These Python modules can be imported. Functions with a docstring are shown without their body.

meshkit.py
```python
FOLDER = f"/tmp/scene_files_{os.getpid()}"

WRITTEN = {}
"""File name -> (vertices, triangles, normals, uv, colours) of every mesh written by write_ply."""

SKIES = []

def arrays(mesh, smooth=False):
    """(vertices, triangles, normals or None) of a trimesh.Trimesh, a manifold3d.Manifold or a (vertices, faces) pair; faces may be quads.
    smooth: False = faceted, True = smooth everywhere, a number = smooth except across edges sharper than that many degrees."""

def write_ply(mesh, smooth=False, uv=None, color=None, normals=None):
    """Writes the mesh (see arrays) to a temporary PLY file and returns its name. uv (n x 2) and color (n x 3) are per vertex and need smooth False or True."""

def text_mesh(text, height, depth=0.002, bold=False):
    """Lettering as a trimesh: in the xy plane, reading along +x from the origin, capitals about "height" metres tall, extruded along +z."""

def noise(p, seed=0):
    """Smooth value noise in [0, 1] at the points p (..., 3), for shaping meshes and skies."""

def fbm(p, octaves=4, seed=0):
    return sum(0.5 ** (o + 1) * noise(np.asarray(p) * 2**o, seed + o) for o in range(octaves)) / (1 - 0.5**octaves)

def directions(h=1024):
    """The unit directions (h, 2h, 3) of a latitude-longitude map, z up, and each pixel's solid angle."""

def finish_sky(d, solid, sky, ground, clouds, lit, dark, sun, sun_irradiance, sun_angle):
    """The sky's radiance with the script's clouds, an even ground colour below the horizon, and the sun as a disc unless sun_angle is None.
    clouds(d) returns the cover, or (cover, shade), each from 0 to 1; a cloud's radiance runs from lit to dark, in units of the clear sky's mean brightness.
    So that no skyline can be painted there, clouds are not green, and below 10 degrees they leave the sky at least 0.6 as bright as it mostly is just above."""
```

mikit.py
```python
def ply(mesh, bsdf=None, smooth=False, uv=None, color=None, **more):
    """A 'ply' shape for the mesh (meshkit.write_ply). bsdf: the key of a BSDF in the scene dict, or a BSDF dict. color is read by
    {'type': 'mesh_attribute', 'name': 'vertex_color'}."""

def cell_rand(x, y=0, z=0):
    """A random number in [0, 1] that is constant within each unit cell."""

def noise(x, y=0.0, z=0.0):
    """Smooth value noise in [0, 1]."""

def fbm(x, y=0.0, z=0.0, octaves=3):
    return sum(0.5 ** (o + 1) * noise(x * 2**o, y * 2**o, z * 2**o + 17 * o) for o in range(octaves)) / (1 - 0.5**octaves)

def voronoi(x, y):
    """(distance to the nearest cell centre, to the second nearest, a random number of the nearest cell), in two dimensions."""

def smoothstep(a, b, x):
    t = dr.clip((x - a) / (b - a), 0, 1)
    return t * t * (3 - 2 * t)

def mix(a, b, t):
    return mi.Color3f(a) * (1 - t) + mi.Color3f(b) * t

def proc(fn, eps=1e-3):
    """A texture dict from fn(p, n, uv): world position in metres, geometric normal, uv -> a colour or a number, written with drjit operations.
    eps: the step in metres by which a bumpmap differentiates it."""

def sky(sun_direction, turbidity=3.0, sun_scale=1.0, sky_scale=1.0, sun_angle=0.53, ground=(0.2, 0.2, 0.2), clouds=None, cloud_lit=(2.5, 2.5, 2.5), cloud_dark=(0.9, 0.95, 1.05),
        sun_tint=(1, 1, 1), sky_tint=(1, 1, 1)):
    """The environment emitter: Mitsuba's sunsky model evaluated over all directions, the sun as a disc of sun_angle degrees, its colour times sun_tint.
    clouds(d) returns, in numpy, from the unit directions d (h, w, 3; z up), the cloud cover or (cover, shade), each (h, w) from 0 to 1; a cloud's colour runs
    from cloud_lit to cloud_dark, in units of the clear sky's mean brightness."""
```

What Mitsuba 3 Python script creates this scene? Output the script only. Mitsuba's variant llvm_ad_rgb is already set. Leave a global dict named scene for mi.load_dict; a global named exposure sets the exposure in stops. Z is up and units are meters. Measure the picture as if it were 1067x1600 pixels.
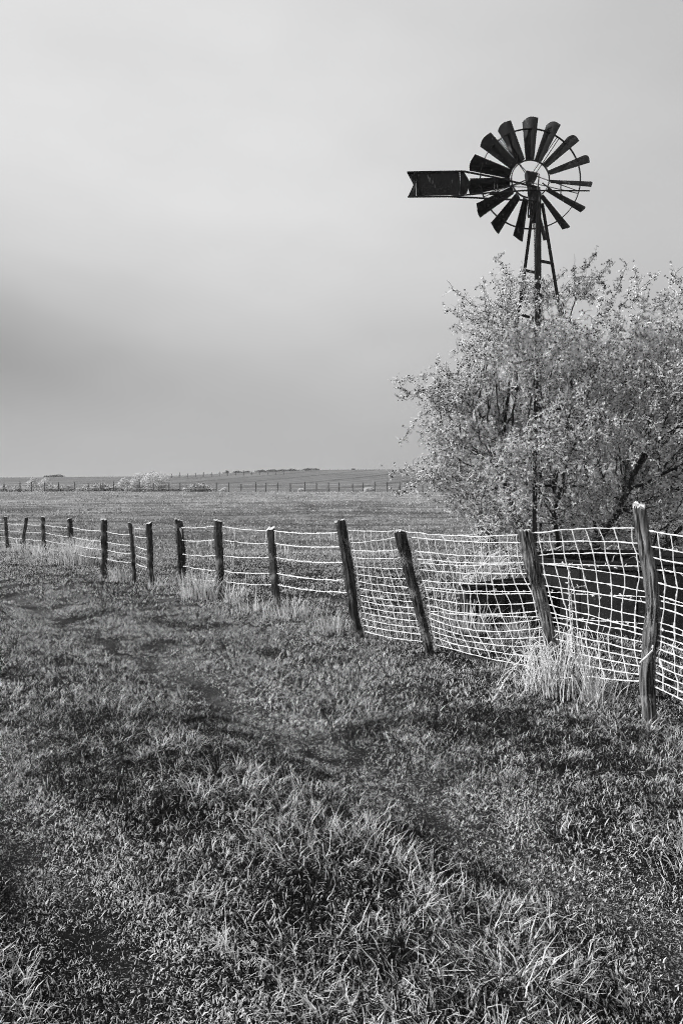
import math, random
import numpy as np
import trimesh
import shapely.geometry as sg
from scipy.spatial import cKDTree
import drjit as dr
import mitsuba as mi
import mikit, meshkit

T = mi.ScalarTransform4f
scene, labels = {}, {}
random.seed(7)
rng = np.random.default_rng(7)

# ---------------------------------------------------------------- camera, sky, exposure
F, EYE = 1245.0, 1.55                       # focal length in photograph pixels, eye height in metres
scene['camera'] = {'type': 'perspective', 'fov': math.degrees(2 * math.atan(533.5 / F)), 'fov_axis': 'x',
                   'near_clip': 0.05, 'far_clip': 6000.0,
                   'to_world': T().look_at(origin=[0, 0, EYE], target=[0, 10, EYE], up=[0, 0, 1])}
SUN = np.array([-0.85, -0.14, 0.46]); SUN /= np.linalg.norm(SUN)
exposure = 2.22


def overcast(d):
    """High thin cloud, brightest towards the sun, with a darker bank low on the left."""
    el = np.degrees(np.arcsin(np.clip(d[..., 2], -1, 1)))
    az = np.degrees(np.arctan2(d[..., 0], d[..., 1]))
    c = np.clip(d @ SUN, -1, 1)
    g = np.clip(d @ (np.array([-0.48, 0.64, 0.60])), 0, 1)
    n = meshkit.fbm(d * np.array([2.2, 2.2, 6.0]) + 3.1, 4, 5) - 0.5
    m = meshkit.fbm(d * np.array([8.0, 8.0, 15.0]) + 9.7, 4, 15) - 0.5
    v = 0.70 + 0.46 * g ** 2.4 + 0.6 * np.clip(c, 0, 1) ** 24
    v = v * (1 + 0.10 * np.exp(-((el - 20) / 9) ** 2 - ((az + 3) / 16) ** 2))
    v = v * (0.62 + 0.38 * np.clip((el + 1) / 18, 0, 1) ** 0.9)
    band = np.exp(-((el - 10.0 + 5 * n) / np.where(el > 10, 7.0, 5.0)) ** 2) * np.exp(-(np.clip(np.abs(az + 40) - 6, 0, None) / 21) ** 2)
    v = v * (1 - 0.54 * band) * (1 + 0.12 * n + 0.13 * m) * (1 + 0.07 * np.exp(-(el / 2.5) ** 2))
    return np.ones(el.shape), 1 - np.clip(v / 1.8, 0, 1)


SKY = 3.25
scene['sky'] = mikit.sky(SUN.tolist(), turbidity=3.0, sun_scale=1.0, sun_angle=1.2, ground=(0.2, 0.2, 0.2), clouds=overcast,
                         cloud_lit=(SKY,) * 3, cloud_dark=(0.0,) * 3, sun_tint=(0.766, 0.984, 1.516))

# ---------------------------------------------------------------- helpers


def at(px, py, d):
    """The point at depth d metres that stands at this pixel of the photograph."""
    return np.array([(px - 533.5) / F * d, d, EYE - (py - 800) / F * d])


def numbered(name):
    if name not in USED:
        USED.add(name)
        return name
    i = 1
    while f'{name}_{i:03d}' in USED:
        i += 1
    USED.add(f'{name}_{i:03d}')
    return f'{name}_{i:03d}'


USED = set()


def obj(name, mesh, bsdf, parent=None, smooth=False, color=None, **tags):
    key = numbered(parent + '__' + name if parent else name)
    scene[key] = mikit.ply(mesh, bsdf, smooth=smooth, color=color)
    if tags:
        labels[key] = tags
    return key


def thing(name, label, category, group=None):
    key = numbered(name)
    labels[key] = {'label': label, 'category': category}
    if group:
        labels[key]['group'] = group
    return key


def smoothstep(a, b, x):
    t = np.clip((x - a) / (b - a), 0, 1)
    return t * t * (3 - 2 * t)


def cat(parts):
    vs, fs, at_ = [], [], 0
    for v, f in parts:
        vs.append(v); fs.append(np.asarray(f) + at_); at_ += len(v)
    return np.vstack(vs), np.vstack(fs)


def tube(points, radii, sides=6, cap=True, jitter=0.0, r=None):
    """A polyline as a closed tube with its own radius at every point."""
    p = np.asarray(points, float)
    n = len(p)
    t = np.gradient(p, axis=0)
    t /= np.linalg.norm(t, axis=1, keepdims=True) + 1e-12
    a = np.cross(t, np.where(np.abs(t[:, 2:]) < 0.9, [0, 0, 1.0], [1.0, 0, 0]))
    a /= np.linalg.norm(a, axis=1, keepdims=True) + 1e-12
    b = np.cross(t, a)
    ang = np.arange(sides) * 2 * np.pi / sides + 0.3
    rad = np.broadcast_to(radii, (n,))[:, None] * np.ones((1, sides))
    if jitter:
        rad = rad * (1 + jitter * (r or rng).uniform(-1, 1, (n, sides)))
    v = p[:, None] + rad[..., None] * (np.cos(ang)[None, :, None] * a[:, None] + np.sin(ang)[None, :, None] * b[:, None])
    i, j = np.meshgrid(np.arange(n - 1), np.arange(sides), indexing='ij')
    q = np.stack([i * sides + j, i * sides + (j + 1) % sides, (i + 1) * sides + (j + 1) % sides, (i + 1) * sides + j], -1).reshape(-1, 4)
    f = np.vstack([q[:, [0, 1, 2]], q[:, [0, 2, 3]]])
    v = v.reshape(-1, 3)
    if cap:
        k = len(v)
        v = np.vstack([v, p[:1], p[-1:]])
        s = np.arange(sides)
        f = np.vstack([f, np.stack([np.full(sides, k), (s + 1) % sides, s], 1),
                       np.stack([np.full(sides, k + 1), (n - 1) * sides + s, (n - 1) * sides + (s + 1) % sides], 1)])
    return v, f


def bar(a, b, w, h=None, up=(0, 0, 1)):
    """A square bar from a to b."""
    a, b = np.asarray(a, float), np.asarray(b, float)
    h = h or w
    t = (b - a) / np.linalg.norm(b - a)
    u = np.asarray(up, float)
    if abs(t @ u) > 0.95:
        u = np.array([0, 1.0, 0])
    s = np.cross(t, u); s /= np.linalg.norm(s)
    u = np.cross(s, t)
    c = [x * s * w / 2 + y * u * h / 2 for x, y in ((-1, -1), (1, -1), (1, 1), (-1, 1))]
    v = np.array([a + k for k in c] + [b + k for k in c])
    f = np.array([[0, 2, 1], [0, 3, 2], [4, 5, 6], [4, 6, 7], [0, 1, 5], [0, 5, 4], [1, 2, 6], [1, 6, 5], [2, 3, 7], [2, 7, 6], [3, 0, 4], [3, 4, 7]])
    return v, f


def plate(poly, y0, th):
    """A polygon given in (x, z), extruded in y round y0."""
    m = trimesh.creation.extrude_polygon(sg.Polygon(poly), th, engine='earcut')
    v = np.array(m.vertices)
    return np.stack([v[:, 0], y0 + th / 2 - v[:, 2], v[:, 1]], 1), np.array(m.faces)


def resample(pts, step):
    p = np.asarray(pts, float)
    s = np.r_[0, np.cumsum(np.linalg.norm(np.diff(p, axis=0), axis=1))]
    n = max(2, int(round(s[-1] / step)) + 1)
    q = np.linspace(0, s[-1], n)
    return np.stack([np.interp(q, s, p[:, k]) for k in range(3)], 1)


# ---------------------------------------------------------------- materials (a black and white world: greys only)
def grey(fn):
    return mikit.proc(fn)


def diffuse(tex):
    return {'type': 'twosided', 'bsdf': {'type': 'diffuse', 'reflectance': tex}}


def flat(v):
    return {'type': 'rgb', 'value': [v, v, v]}


VCOL = {'type': 'mesh_attribute', 'name': 'vertex_color'}
scene['blades'] = {'type': 'principledthin', 'base_color': VCOL, 'roughness': 0.85, 'diff_trans': 0.5, 'spec_trans': 0.0, 'eta': 1.3}


scene['rimed_leaf'] = diffuse(VCOL)


def soil_tex(p, n, uv):
    a = mikit.noise(p.x * 260, p.y * 260, 1.0)
    b = mikit.fbm(p.x * 2.3, p.y * 2.3, 4.0, octaves=4)
    c = mikit.noise(p.x * 95, p.y * 95, 7.0)
    frost = mikit.smoothstep(0.66, 0.78, a * 0.6 + b * 0.35 + c * 0.25 - 0.06)
    return mikit.mix(mi.Color3f(0.010) + 0.016 * b, mi.Color3f(0.50), frost * 0.5)


def field_tex(p, n, uv):
    a = mikit.noise(p.x * 11, p.y * 5.0, 2.0)
    b = mikit.fbm(p.x * 0.35, p.y * 0.22, 4.0, octaves=4)
    c = mikit.noise(p.x * 1.7, p.y * 0.9, 7.0)
    line = mikit.noise(p.x * 0.10, p.y * 1.3, 11.0)
    head = mikit.smoothstep(76, 92, p.y + 16 * mikit.noise(p.x * 0.05, 0.0, 5.0) + 5 * mikit.noise(p.x * 0.6, p.y * 0.6, 6.0))  # far band: raking sunlight painted into the field colour, with a noisy edge
    frost = 0.30 * head + mikit.smoothstep(0.36, 0.72, a * 0.25 + b * 0.35 + c * 0.15 + line * 0.35 - 0.06)  # real frost pattern plus the painted sunlit band
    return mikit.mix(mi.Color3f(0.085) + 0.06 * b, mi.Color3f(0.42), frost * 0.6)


def hill_tex(p, n, uv):
    # drilled rows and a few tramlines running over the far slope
    s = p.x * 0.955 - p.y * 0.295
    rows = 0.5 + 0.5 * dr.sin(s * 1.05 + 1.6 * mikit.noise(p.x * 0.02, p.y * 0.02, 3.0))
    tram = mikit.smoothstep(0.955, 0.99, 0.5 + 0.5 * dr.cos(s * 0.262))
    b = mikit.fbm(p.x * 0.05, p.y * 0.03, 4.0, octaves=4)
    g = 0.095 + 0.10 * b + 0.05 * rows
    return mikit.mix(mi.Color3f(g), mi.Color3f(0.035), tram * 0.55)


def wood_tex(pale):
    def fn(p, n, uv):
        a = mikit.noise(p.x * 120, p.y * 120, p.z * 5)
        b = mikit.fbm(p.x * 40, p.y * 40, p.z * 3.0, octaves=3)
        c = mikit.fbm(p.x * 9, p.y * 9, p.z * 6.0 + 9, octaves=3)
        g = mikit.smoothstep(0.3, 0.75, a * 0.5 + b * 0.5)
        rime = mikit.smoothstep(0.60, 0.72, c * 0.7 + mikit.noise(p.x * 200, p.y * 200, p.z * 60) * 0.35)
        return mikit.mix(mikit.mix(mi.Color3f(0.018), mi.Color3f(pale), g), mi.Color3f(0.5), rime * 0.35)
    return fn


def rust_tex(p, n, uv):
    a = mikit.fbm(p.x * 6, p.y * 6, p.z * 4, octaves=4)
    b = mikit.fbm(p.x * 30, p.y * 30, p.z * 9 + 5, octaves=2)
    chip = mikit.smoothstep(0.64, 0.72, a * 0.6 + b * 0.4)
    return mikit.mix(mi.Color3f(0.006) + 0.012 * b, mi.Color3f(0.16), chip * 0.7)


def tank_tex(p, n, uv):
    a = mikit.fbm(p.x * 3, p.y * 3, p.z * 8, octaves=4)
    b = mikit.noise(p.x * 45, p.y * 45, p.z * 3)
    c = mikit.smoothstep(0.68, 0.8, mikit.fbm(p.x * 22, p.y * 22, p.z * 16, octaves=3))
    return mikit.mix(mi.Color3f(0.006) + 0.012 * a + 0.005 * b, mi.Color3f(0.10), c * 0.4)


def bark_tex(p, n, uv):
    a = mikit.noise(p.x * 60, p.y * 60, p.z * 14)
    b = mikit.fbm(p.x * 12, p.y * 12, p.z * 12, octaves=3)
    return mikit.mix(mi.Color3f(0.02) + 0.03 * a, mi.Color3f(0.45), mikit.smoothstep(0.6, 0.72, b) * 0.5)


def frost_tex(p, n, uv):
    a = mikit.noise(p.x * 140, p.y * 140, p.z * 140)
    return mi.Color3f(0.60) + 0.28 * a


scene['soil'] = diffuse(grey(soil_tex))
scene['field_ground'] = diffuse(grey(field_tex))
scene['hill_ground'] = diffuse(grey(hill_tex))
scene['wood'] = diffuse(grey(wood_tex(0.075)))
scene['wood_pale'] = diffuse(grey(wood_tex(0.24)))
scene['rust'] = {'type': 'twosided', 'bsdf': {'type': 'principled', 'base_color': grey(rust_tex), 'roughness': 0.6, 'specular': 0.15}}
scene['dark_iron'] = {'type': 'twosided', 'bsdf': {'type': 'principled', 'base_color': flat(0.010), 'roughness': 0.55, 'specular': 0.2}}
scene['tank_skin'] = {'type': 'twosided', 'bsdf': {'type': 'principled', 'base_color': grey(tank_tex), 'roughness': 0.75, 'specular': 0.12}}
scene['bark'] = diffuse(grey(bark_tex))
scene['frost'] = diffuse(grey(frost_tex))

# ---------------------------------------------------------------- terrain
CREST_U = [-1.5, -0.42, -0.22, -0.13, -0.02, 0.10, 0.43, 1.5]
CREST_PY = [748, 746, 744, 738.5, 734, 733, 733, 738]
RUT_D = [1.0, 2.97, 3.64, 4.8, 6.0, 7.7, 10.2, 12.9, 16.0, 22, 30, 45]
RUT_R = [1.95, 1.27, 0.92, 0.26, -0.5, -1.45, -3.1, -4.9, -6.9, -10.8, -16, -26]
LEFT_D = [1.0, 2.41, 2.84, 3.64, 4.4, 5.2, 6.65, 9.2, 16, 30, 45]
LEFT_X = [0.35, -0.55, -0.80, -1.33, -1.9, -2.45, -3.45, -5.2, -9.6, -19, -29]
MID_D = [1.0, 2.47, 3.2, 3.64, 5.2, 6.65, 9.2, 16, 30, 45]
MID_X = [1.2, 0.59, 0.07, -0.15, -1.18, -2.2, -3.9, -8.3, -17.6, -27.6]
FENCE_D = [1.0, 4.6, 5.85, 7.0, 8.7, 9.8, 12.7, 14.3, 17.2, 19.3, 24, 28.4, 33, 45]
FENCE_X = [3.6, 2.6, 2.25, 1.85, 0.97, 0.2, -1.03, -2.16, -3.6, -5.74, -8.1, -10.6, -13.9, -22]


def terrain(x, y):
    x, y = np.asarray(x, float), np.asarray(y, float)
    yy = np.maximum(y, 1e-3)
    z = 4.6 * smoothstep(25, 128, y)
    slope = (800 - np.interp(x / np.maximum(yy, 60), CREST_U, CREST_PY)) / F
    t = np.clip((y - 125) / 275, 0, 1)
    rise = EYE + np.minimum(y, 400) * (0.0244 + (slope - 0.0244) * (1 - (1 - t) ** 1.5)) - 6e-5 * np.clip(y - 400, 0, 600) ** 2
    z = np.where(y > 125, z + rise - (EYE + 125 * 0.0244), z)
    # the track: two worn ruts with a crown between, and the verge that swells towards the fence
    near = 1 - smoothstep(18, 30, y)
    rr = (x - np.interp(y, RUT_D, RUT_R)) / 0.40
    mm = np.interp(y, MID_D, MID_X)
    rl = (x - np.interp(y, LEFT_D, LEFT_X)) / 0.40
    z = z - near * 0.095 * (np.exp(-rr ** 2) + np.exp(-rl ** 2)) + near * 0.03 * np.exp(-((x - mm) / 0.4) ** 2)
    p = np.stack([x, y, 0 * x], -1)
    roll = 1 - smoothstep(150, 400, y)
    z = z + near * 0.035 * (meshkit.fbm(p * 1.7, 3, 11) - 0.5) + roll * (0.05 + 0.30 * smoothstep(18, 60, y)) * (meshkit.fbm(p * [0.12, 0.21, 1], 3, 3) - 0.5)
    z = z + 0.10 * smoothstep(14, 30, y) * roll * (meshkit.fbm(p * [0.5, 0.9, 1], 3, 8) - 0.5)
    return z


def ground_sheet(ys, us, half):
    u, y = np.meshgrid(us, ys)
    x = u * np.maximum(y, half)
    v = np.stack([x, y, terrain(x, y)], -1).reshape(-1, 3)
    a, b = u.shape
    i, j = np.meshgrid(np.arange(a - 1), np.arange(b - 1), indexing='ij')
    k = i * b + j
    q = np.stack([k, k + 1, k + b + 1, k + b], -1).reshape(-1, 4)
    return v, np.vstack([q[:, [0, 1, 2]], q[:, [0, 2, 3]]])


us = np.r_[np.linspace(-1.6, -0.6, 12)[:-1], np.linspace(-0.6, 0.6, 130), np.linspace(0.6, 1.6, 12)[1:]]
obj('ground', ground_sheet(np.r_[-12, -6, -2, np.geomspace(0.5, 24, 230)], us, 6.0), 'soil', smooth=True,
    label='frozen dark soil of the grassy track and verge below the fence', kind='structure')
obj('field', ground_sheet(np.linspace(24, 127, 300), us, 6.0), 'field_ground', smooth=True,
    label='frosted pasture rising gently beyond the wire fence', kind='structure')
obj('hill', ground_sheet(np.r_[np.linspace(127, 430, 130), np.geomspace(440, 2500, 30)], us, 6.0), 'hill_ground', smooth=True,
    label='far ploughed hill with rows under the grey sky', kind='structure')


# ---------------------------------------------------------------- grass
def blades(base, L, az, tilt, curve, w, segs=3, twist=None, r=rng):
    """Ribbons: all blades at once as one mesh, base (n, 3), everything else (n,)."""
    n = len(base)
    k = segs + 1
    s = np.linspace(0, 1, k)
    ang = tilt[:, None] + curve[:, None] * s[None] ** 1.3
    step = L[:, None] / segs
    dh, dz = np.sin(ang) * step, np.cos(ang) * step
    h = np.concatenate([np.zeros((n, 1)), np.cumsum((dh[:, :-1] + dh[:, 1:]) / 2, 1)], 1)
    z = np.concatenate([np.zeros((n, 1)), np.cumsum((dz[:, :-1] + dz[:, 1:]) / 2, 1)], 1)
    c, si = np.cos(az)[:, None], np.sin(az)[:, None]
    ctr = np.stack([base[:, :1] + h * c, base[:, 1:2] + h * si, base[:, 2:3] + z], -1)
    tw = (az + np.pi / 2 + (r.uniform(-0.9, 0.9, n) if twist is None else twist))[:, None]
    side = np.stack([np.cos(tw) + 0 * s, np.sin(tw) + 0 * s, 0 * tw + 0 * s], -1)
    wid = (w[:, None] * np.interp(s, [0, 0.5, 0.85, 1], [0.9, 1.0, 0.7, 0.25])[None])[..., None] / 2
    left, right = ctr - side * wid, ctr + side * wid
    v = np.stack([left, right], 2).reshape(n, 2 * k, 3)
    f = []
    for i in range(segs):
        a = 2 * i
        f += [[a, a + 1, a + 3], [a, a + 3, a + 2]]
    f = np.array(f)
    faces = (f[None] + (np.arange(n) * 2 * k)[:, None, None]).reshape(-1, 3)
    return v.reshape(-1, 3), faces, 2 * k


def tone(n, white, mid, r=rng):
    """Reflectance of each blade: rimed white, half rimed, or bare dark grass."""
    q = r.uniform(size=n)
    return np.where(q < white, r.uniform(0.68, 0.92, n), np.where(q < white + mid, r.uniform(0.16, 0.36, n), r.uniform(0.008, 0.025, n)))


def colour(t, per):
    return np.repeat(np.repeat(t[:, None], per, 0), 3, 1)


def grass_height(x, y):
    mm = np.interp(y, MID_D, MID_X)
    xr = np.interp(y, RUT_D, RUT_R)
    rr = np.exp(-((x - xr) / 0.44) ** 4)
    rl = np.exp(-((x - np.interp(y, LEFT_D, LEFT_X)) / 0.42) ** 4)
    fx = np.interp(y, FENCE_D, FENCE_X)
    p = np.stack([x, y, 0 * x], -1)
    n = meshkit.fbm(p * 1.6, 3, 21)
    h = 0.032 + 0.040 * smoothstep(0.48, 0.78, n) + 0.05 * smoothstep(0.9, 0.0, fx - x) * smoothstep(-0.6, 0.0, fx - x)
    h = h * (1 - 0.50 * np.maximum(rr, rl)) + (0.02 + 0.055 * smoothstep(0.40, 0.62, n)) * np.exp(-((x - mm) / 0.28) ** 2) + 0.045 * smoothstep(0.40, 0.60, n) * np.exp(-((np.abs(x - xr) - 0.74) / 0.2) ** 2)
    h = h * (1 - 0.35 * smoothstep(0.2, 1.2, x - fx))
    return h


def scatter(n, d0, d1, power, lo=-0.60, hi=0.60):
    q = rng.uniform(size=n)
    k = 1 - power
    d = (d0 ** k + q * (d1 ** k - d0 ** k)) ** (1 / k)
    u = rng.uniform(lo, hi, n)
    return u * np.maximum(d, 2.5), d


def turf(n, tuft_n, d0, d1, power):
    """Single blades everywhere and, among them, tufts of longer blades that spring from one crown."""
    x, y = scatter(n, d0, d1, power)
    h = grass_height(x, y)
    far = np.maximum(y / 7.0, 0.8)
    L = h * rng.uniform(0.35, 1.0, n) * far ** 0.25
    az = rng.uniform(0, 2 * np.pi, n)
    tilt = rng.uniform(0.05, 0.7, n)
    curve = rng.uniform(0.3, 2.0, n)
    w = rng.uniform(0.0030, 0.0056, n) * far ** 0.8
    frosty = meshkit.fbm(np.stack([x, y, 0 * x], -1) * 1.1, 3, 31)
    t = tone(n, 0.08 + 0.22 * smoothstep(0.35, 0.7, frosty), 0.05)
    bl = [(np.stack([x, y, terrain(x, y) - 0.006], -1), L, az, tilt, curve, w, t)]
    # tufts
    cx, cy = scatter(tuft_n, d0, d1, power)
    keep = grass_height(cx, cy) > 0.050
    cx, cy = cx[keep], cy[keep]
    k = rng.integers(10, 42, len(cx))
    i = np.repeat(np.arange(len(cx)), k)
    m = len(i)
    size = np.exp(rng.normal(0, 0.28, len(cx)))[i]
    far = np.maximum(cy[i] / 7.0, 1.0)
    rad = np.abs(rng.normal(0, 0.030, m)) * size * far ** 0.3
    az = rng.uniform(0, 2 * np.pi, m)
    x, y = cx[i] + rad * np.cos(az), cy[i] + rad * np.sin(az)
    hh = grass_height(cx, cy)[i]
    L = (0.020 + 0.72 * hh) * size * rng.uniform(0.5, 1.25, m) * far ** 0.2
    comb = rng.uniform(0, 2 * np.pi, len(cx))[i]
    az = np.where(rng.uniform(size=m) < 0.45, comb + rng.normal(0, 0.5, m), az)
    tilt = rng.uniform(0.05, 0.75, m)
    curve = rng.uniform(0.5, 2.4, m)
    w = rng.uniform(0.0028, 0.0054, m) * far ** 0.8
    white = np.clip(rng.normal(0.42, 0.2, len(cx)), 0.08, 0.9)[i]
    t = tone(m, white, 0.08)
    bl.append((np.stack([x, y, terrain(x, y) - 0.006], -1), L, az, tilt, curve, w, t))
    return [np.concatenate([a[j] for a in bl]) for j in range(7)]


g = turf(60000, 8500, 1.9, 26.0, 1.75)
v, f, per = blades(*g[:6], segs=2)
obj('tufts', (v, f), 'blades', color=colour(g[6], per), label='longer rimed grass tufts between and beside the wheel ruts', category='grass', kind='stuff')


def patch(kind, v_, radius, count, width, lo, hi, white):
    """A round piece of turf that is laid again and again over the ground."""
    r = np.random.default_rng(1000 + v_)
    rad, az = radius * np.sqrt(r.uniform(size=count)) * r.uniform(0.7, 1.15, count), r.uniform(0, 2 * np.pi, count)
    b = np.stack([rad * np.cos(az), rad * np.sin(az), np.full(count, -0.005)], 1)
    clumpy = meshkit.fbm(b * 9 / (radius / 0.22) ** 0.7 + v_ * 3.3, 3, v_)
    L = (lo + (hi - lo) * r.uniform(0, 1, count) ** 1.6) * (0.55 + 0.9 * clumpy)
    v, f, per = blades(b, L, r.uniform(0, 2 * np.pi, count), r.uniform(0.05, 0.9, count), r.uniform(0.3, 2.2, count), width * r.uniform(0.7, 1.25, count), segs=2, r=r)
    frost = np.clip(white + 0.9 * (meshkit.fbm(b * 6 / (radius / 0.22) ** 0.7 + v_ * 7.7, 2, v_ + 9) - 0.5), 0.04, 0.8)
    q = r.uniform(size=count)
    t = np.where(q < frost, r.uniform(0.7, 0.94, count), np.where(q < frost + 0.10, r.uniform(0.15, 0.35, count), r.uniform(0.008, 0.025, count)))
    scene[kind] = {'type': 'shapegroup', 'turf': mikit.ply((v, f), 'blades', color=colour(t, per))}


TURF = []          # (first depth, last depth, spacing, patch radius, blades, blade width)
LODS = [(1.9, 6.6, 0.25, 0.22, 1800, 0.0042), (6.2, 13.2, 0.32, 0.26, 640, 0.0068), (12.6, 29.0, 0.62, 0.48, 560, 0.0120)]
for l, (d0, d1, gap, radius, count, width) in enumerate(LODS):
    for v_ in range(6):
        white = (0.11, 0.19, 0.29)[v_ % 3] + (0.0, 0.06, 0.10)[l]
        if v_ < 3:
            patch(f'turf_short_{l}_{v_}', 10 * l + v_, radius, count, width, 0.012, 0.032 + 0.006 * l, white + 0.10)
        else:
            patch(f'turf_long_{l}_{v_}', 10 * l + v_, radius, count, width, 0.018, 0.056 + 0.008 * l, white)
turf_n = 0
for l, (d0, d1, gap, radius, count, width) in enumerate(LODS):
    for gy_ in np.arange(d0, d1, gap):
        half = 0.60 * max(gy_, 2.6)
        for gx_ in np.arange(-half, half, gap):
            x, y = gx_ + rng.uniform(-0.5, 0.5) * gap, gy_ + rng.uniform(-0.5, 0.5) * gap
            mm, xr = float(np.interp(y, MID_D, MID_X)), float(np.interp(y, RUT_D, RUT_R))
            rut = min(abs(x - xr), abs(x - float(np.interp(y, LEFT_D, LEFT_X))) - 0.06) < (0.42, 0.46, 0.50)[l] + 0.08 * rng.uniform(-1, 1)
            fr = 0.5 + 0.6 * (meshkit.fbm(np.array([x * 0.9, y * 0.9, 0.0]), 3, 61) - 0.5) + rng.normal(0, 0.07)
            fr += 0.10 * math.exp(-((x - float(np.interp(y, FENCE_D, FENCE_X)) + 0.5) / 1.2) ** 2)
            fr += 0.12 * math.exp(-((abs(x - xr) - 0.78) / 0.22) ** 2) + 0.08 * math.exp(-((x - mm) / 0.35) ** 2)
            fr = 0.60 if rut else fr
            w_ = 0 if fr < 0.44 else 1 if fr < 0.56 else 2
            kind = f'turf_short_{l}_{w_}' if rut else f'turf_long_{l}_{3 + w_}'
            z = float(terrain(x, y))
            nx, ny = float(terrain(x + 0.1, y) - z) / 0.1, float(terrain(x, y + 0.1) - z) / 0.1
            sc = rng.uniform(0.85, 1.15)
            tilt = mi.ScalarTransform4f([[1, 0, 0, x], [0, 1, 0, y], [nx, ny, 1, z], [0, 0, 0, 1]])
            turf_n += 1
            scene[f'grass__{turf_n:03d}'] = {'type': 'instance', 'to_world': tilt @ T().rotate([0, 0, 1], float(rng.uniform(0, 360))) @ T().scale([sc, sc, sc * float(rng.uniform(0.8, 1.25))]), 'group': {'type': 'ref', 'id': kind}}
labels['grass'] = {'label': 'short rimed turf covering the track and its verge', 'category': 'grass', 'kind': 'stuff'}
print('turf patches', turf_n)

n = 90000
x, y = scatter(n, 24.0, 127.0, 1.35, -0.52, 0.52)
far = y / 7.0
L = rng.uniform(0.03, 0.09, n) * far ** 0.35
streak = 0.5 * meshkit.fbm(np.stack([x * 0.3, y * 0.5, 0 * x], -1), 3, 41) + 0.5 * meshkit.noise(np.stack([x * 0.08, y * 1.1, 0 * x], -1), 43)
t = np.where(rng.uniform(size=n) < 0.22 + 0.5 * smoothstep(0.4, 0.65, streak) + 0.35 * smoothstep(76, 92, y + 16 * meshkit.noise(np.stack([x * 0.05, 0 * x, 0 * x + 5], -1), 47)), rng.uniform(0.35, 0.8, n), rng.uniform(0.05, 0.16, n))  # extra pale blades far out paint the same band of raking sunlight
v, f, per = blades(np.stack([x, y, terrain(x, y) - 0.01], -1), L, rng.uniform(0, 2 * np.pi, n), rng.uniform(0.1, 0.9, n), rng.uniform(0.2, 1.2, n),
                   rng.uniform(0.004, 0.008, n) * far ** 0.9, segs=2)
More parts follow.
